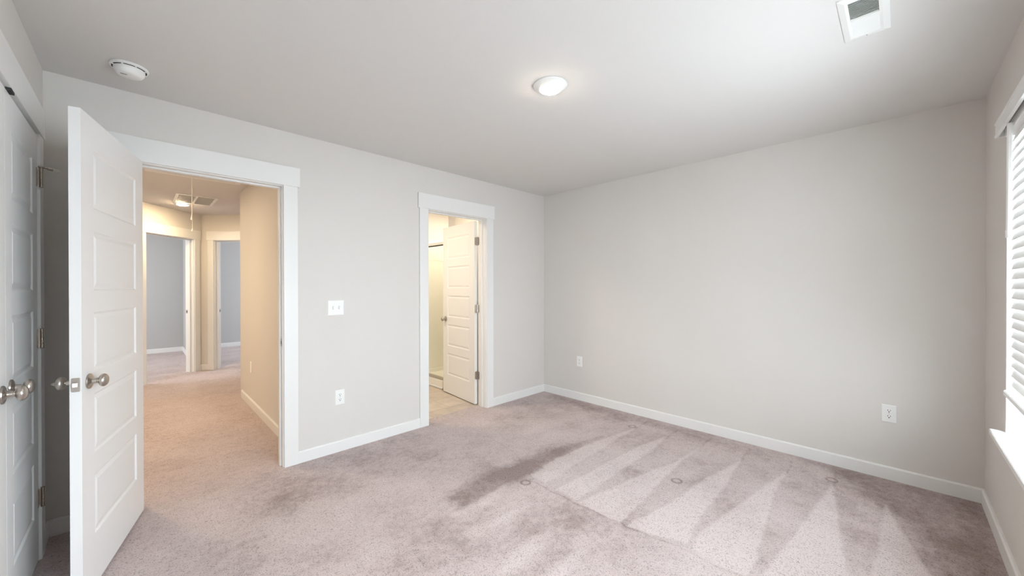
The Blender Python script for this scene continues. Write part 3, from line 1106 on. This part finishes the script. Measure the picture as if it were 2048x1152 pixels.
bp_ = empty('blank_plate', (-2.755, 1.84, 0.430), rad(-90))
tag(bp_, 'cream wall plate on the tan hallway wall', 'wall plate')
obj('plate', plate_mesh(0.074, 0.119), PLASTIC, bp_, bevel=0.0008)
bm = bmesh.new()
for s in (1, -1):
    prism(bm, receptacle_outline(), lambda u, v, w: (u, -0.0054 - w, s * 0.0195 + v), 0.0018)
obj('receptacle', bm, PLASTIC, bp_)

sw = empty('light_switch', (-2.517, 0.0, 1.144), 0)
tag(sw, 'white double light switch on the wall between the doorways', 'light switch')
obj('plate', plate_mesh(0.122, 0.118), PLASTIC, sw, bevel=0.0008)
for x, tlt in ((-0.023, 1), (0.023, -1)):
    bm = bmesh.new()
    bx(bm, x - 0.0052, x + 0.0052, -0.0062, -0.0050, -0.012, 0.012)
    o = obj('toggle_slot', bm, DUCT, sw)
    tag(o, 'grey slot around the toggle')
    bm = bmesh.new()
    prism(bm, [(-0.006, -0.009 * 1), (-0.006, 0.009), (-0.0165, 0.006 * tlt + 0.003), (-0.0165, 0.006 * tlt - 0.003)], lambda u, v, w: (x - 0.0042 + w, u, v), 0.0084)
    obj('toggle', bm, PLASTIC, sw, bevel=0.0008)
    for z_ in (-0.030, 0.030):
        bm = bmesh.new()
        lathe(bm, [(0, 0.0052), (0.0028, 0.0056), (0.0024, 0.0064), (0, 0.0066)], 12, 'Y', (x, 0, z_), -1)
        obj('screw', bm, PLASTIC, sw)

# ------------------------------------------------------------------ shower
sh = empty('shower', (-0.87, 1.28, 0))
tag(sh, 'cream shower with raised curb and top rail behind the bathroom door', 'shower')
y0, y1, xe = -0.335, 0.418, 0.866
bm = bmesh.new()
bx(bm, 0, 0.09, y0, y1, 0.002, 0.108)
bx(bm, 0.09, xe, y0, y1, 0.002, 0.060)
obj('pan', bm, SHOWER, sh, bevel=0.006)
bm = bmesh.new()
bx(bm, -0.012, 0.0, y0, y1, 0.002, 0.022)
obj('base_strip', bm, TRIM, sh, bevel=0.004)
bm = bmesh.new()
bx(bm, 0.0, xe, y1 - 0.02, y1 - 0.001, 0.06, 2.0)
bx(bm, xe - 0.02, xe - 0.001, y0, y1, 0.06, 2.0)
bx(bm, 0.02, xe, y1 - 0.038, y1 - 0.018, 0.06, 0.11)
for k in range(24):         # shallow moulded arch on the end wall
    a0, a1 = rad(40 + 100 * k / 24), rad(40 + 100 * (k + 1) / 24)
    P0 = (0.36 - 0.44 * math.cos(a0), 1.42 + 0.28 * math.sin(a0))
    P1 = (0.36 - 0.44 * math.cos(a1), 1.42 + 0.28 * math.sin(a1))
    tube(bm, (P0[0], y1 - 0.02, P0[1]), (P1[0], y1 - 0.02, P1[1]), 0.0035, 6)
obj('surround', bm, SHOWER, sh)
bm = bmesh.new()
bx(bm, 0.012, 0.050, y0, y1, 0.108, 0.140)
obj('bottom_track', bm, CHROME, sh, bevel=0.002)
bm = bmesh.new()
bx(bm, 0.006, 0.056, y0, y1, 1.850, 1.884)
tr_ = obj('top_rail', bm, SHOWER, sh, bevel=0.003)
bm = bmesh.new()
bx(bm, 0.010, 0.052, y0, y1, 1.842, 1.850)  # dark strip along the underside of the top rail
tag(obj('rail_dark_strip', bm, DARK, tr_), 'dark strip under the rail')
bm = bmesh.new()
bx(bm, 0.028, 0.034, y0, y1, 0.136, 1.845)
obj('glass_pane', bm, SGLASS, sh)
bm = bmesh.new()
bx(bm, 0.09, xe, y0 - 0.145, y0 - 0.045, 0.0, H)
bx(bm, 0.09, xe, y0 - 0.045, y0 - 0.001, 0.0, H)
tag(obj('wall_shower', bm, WALL, loc=(-0.87, 1.28, 0)), 'short bathroom wall behind the open bathroom door', 'wall', None, 'structure')
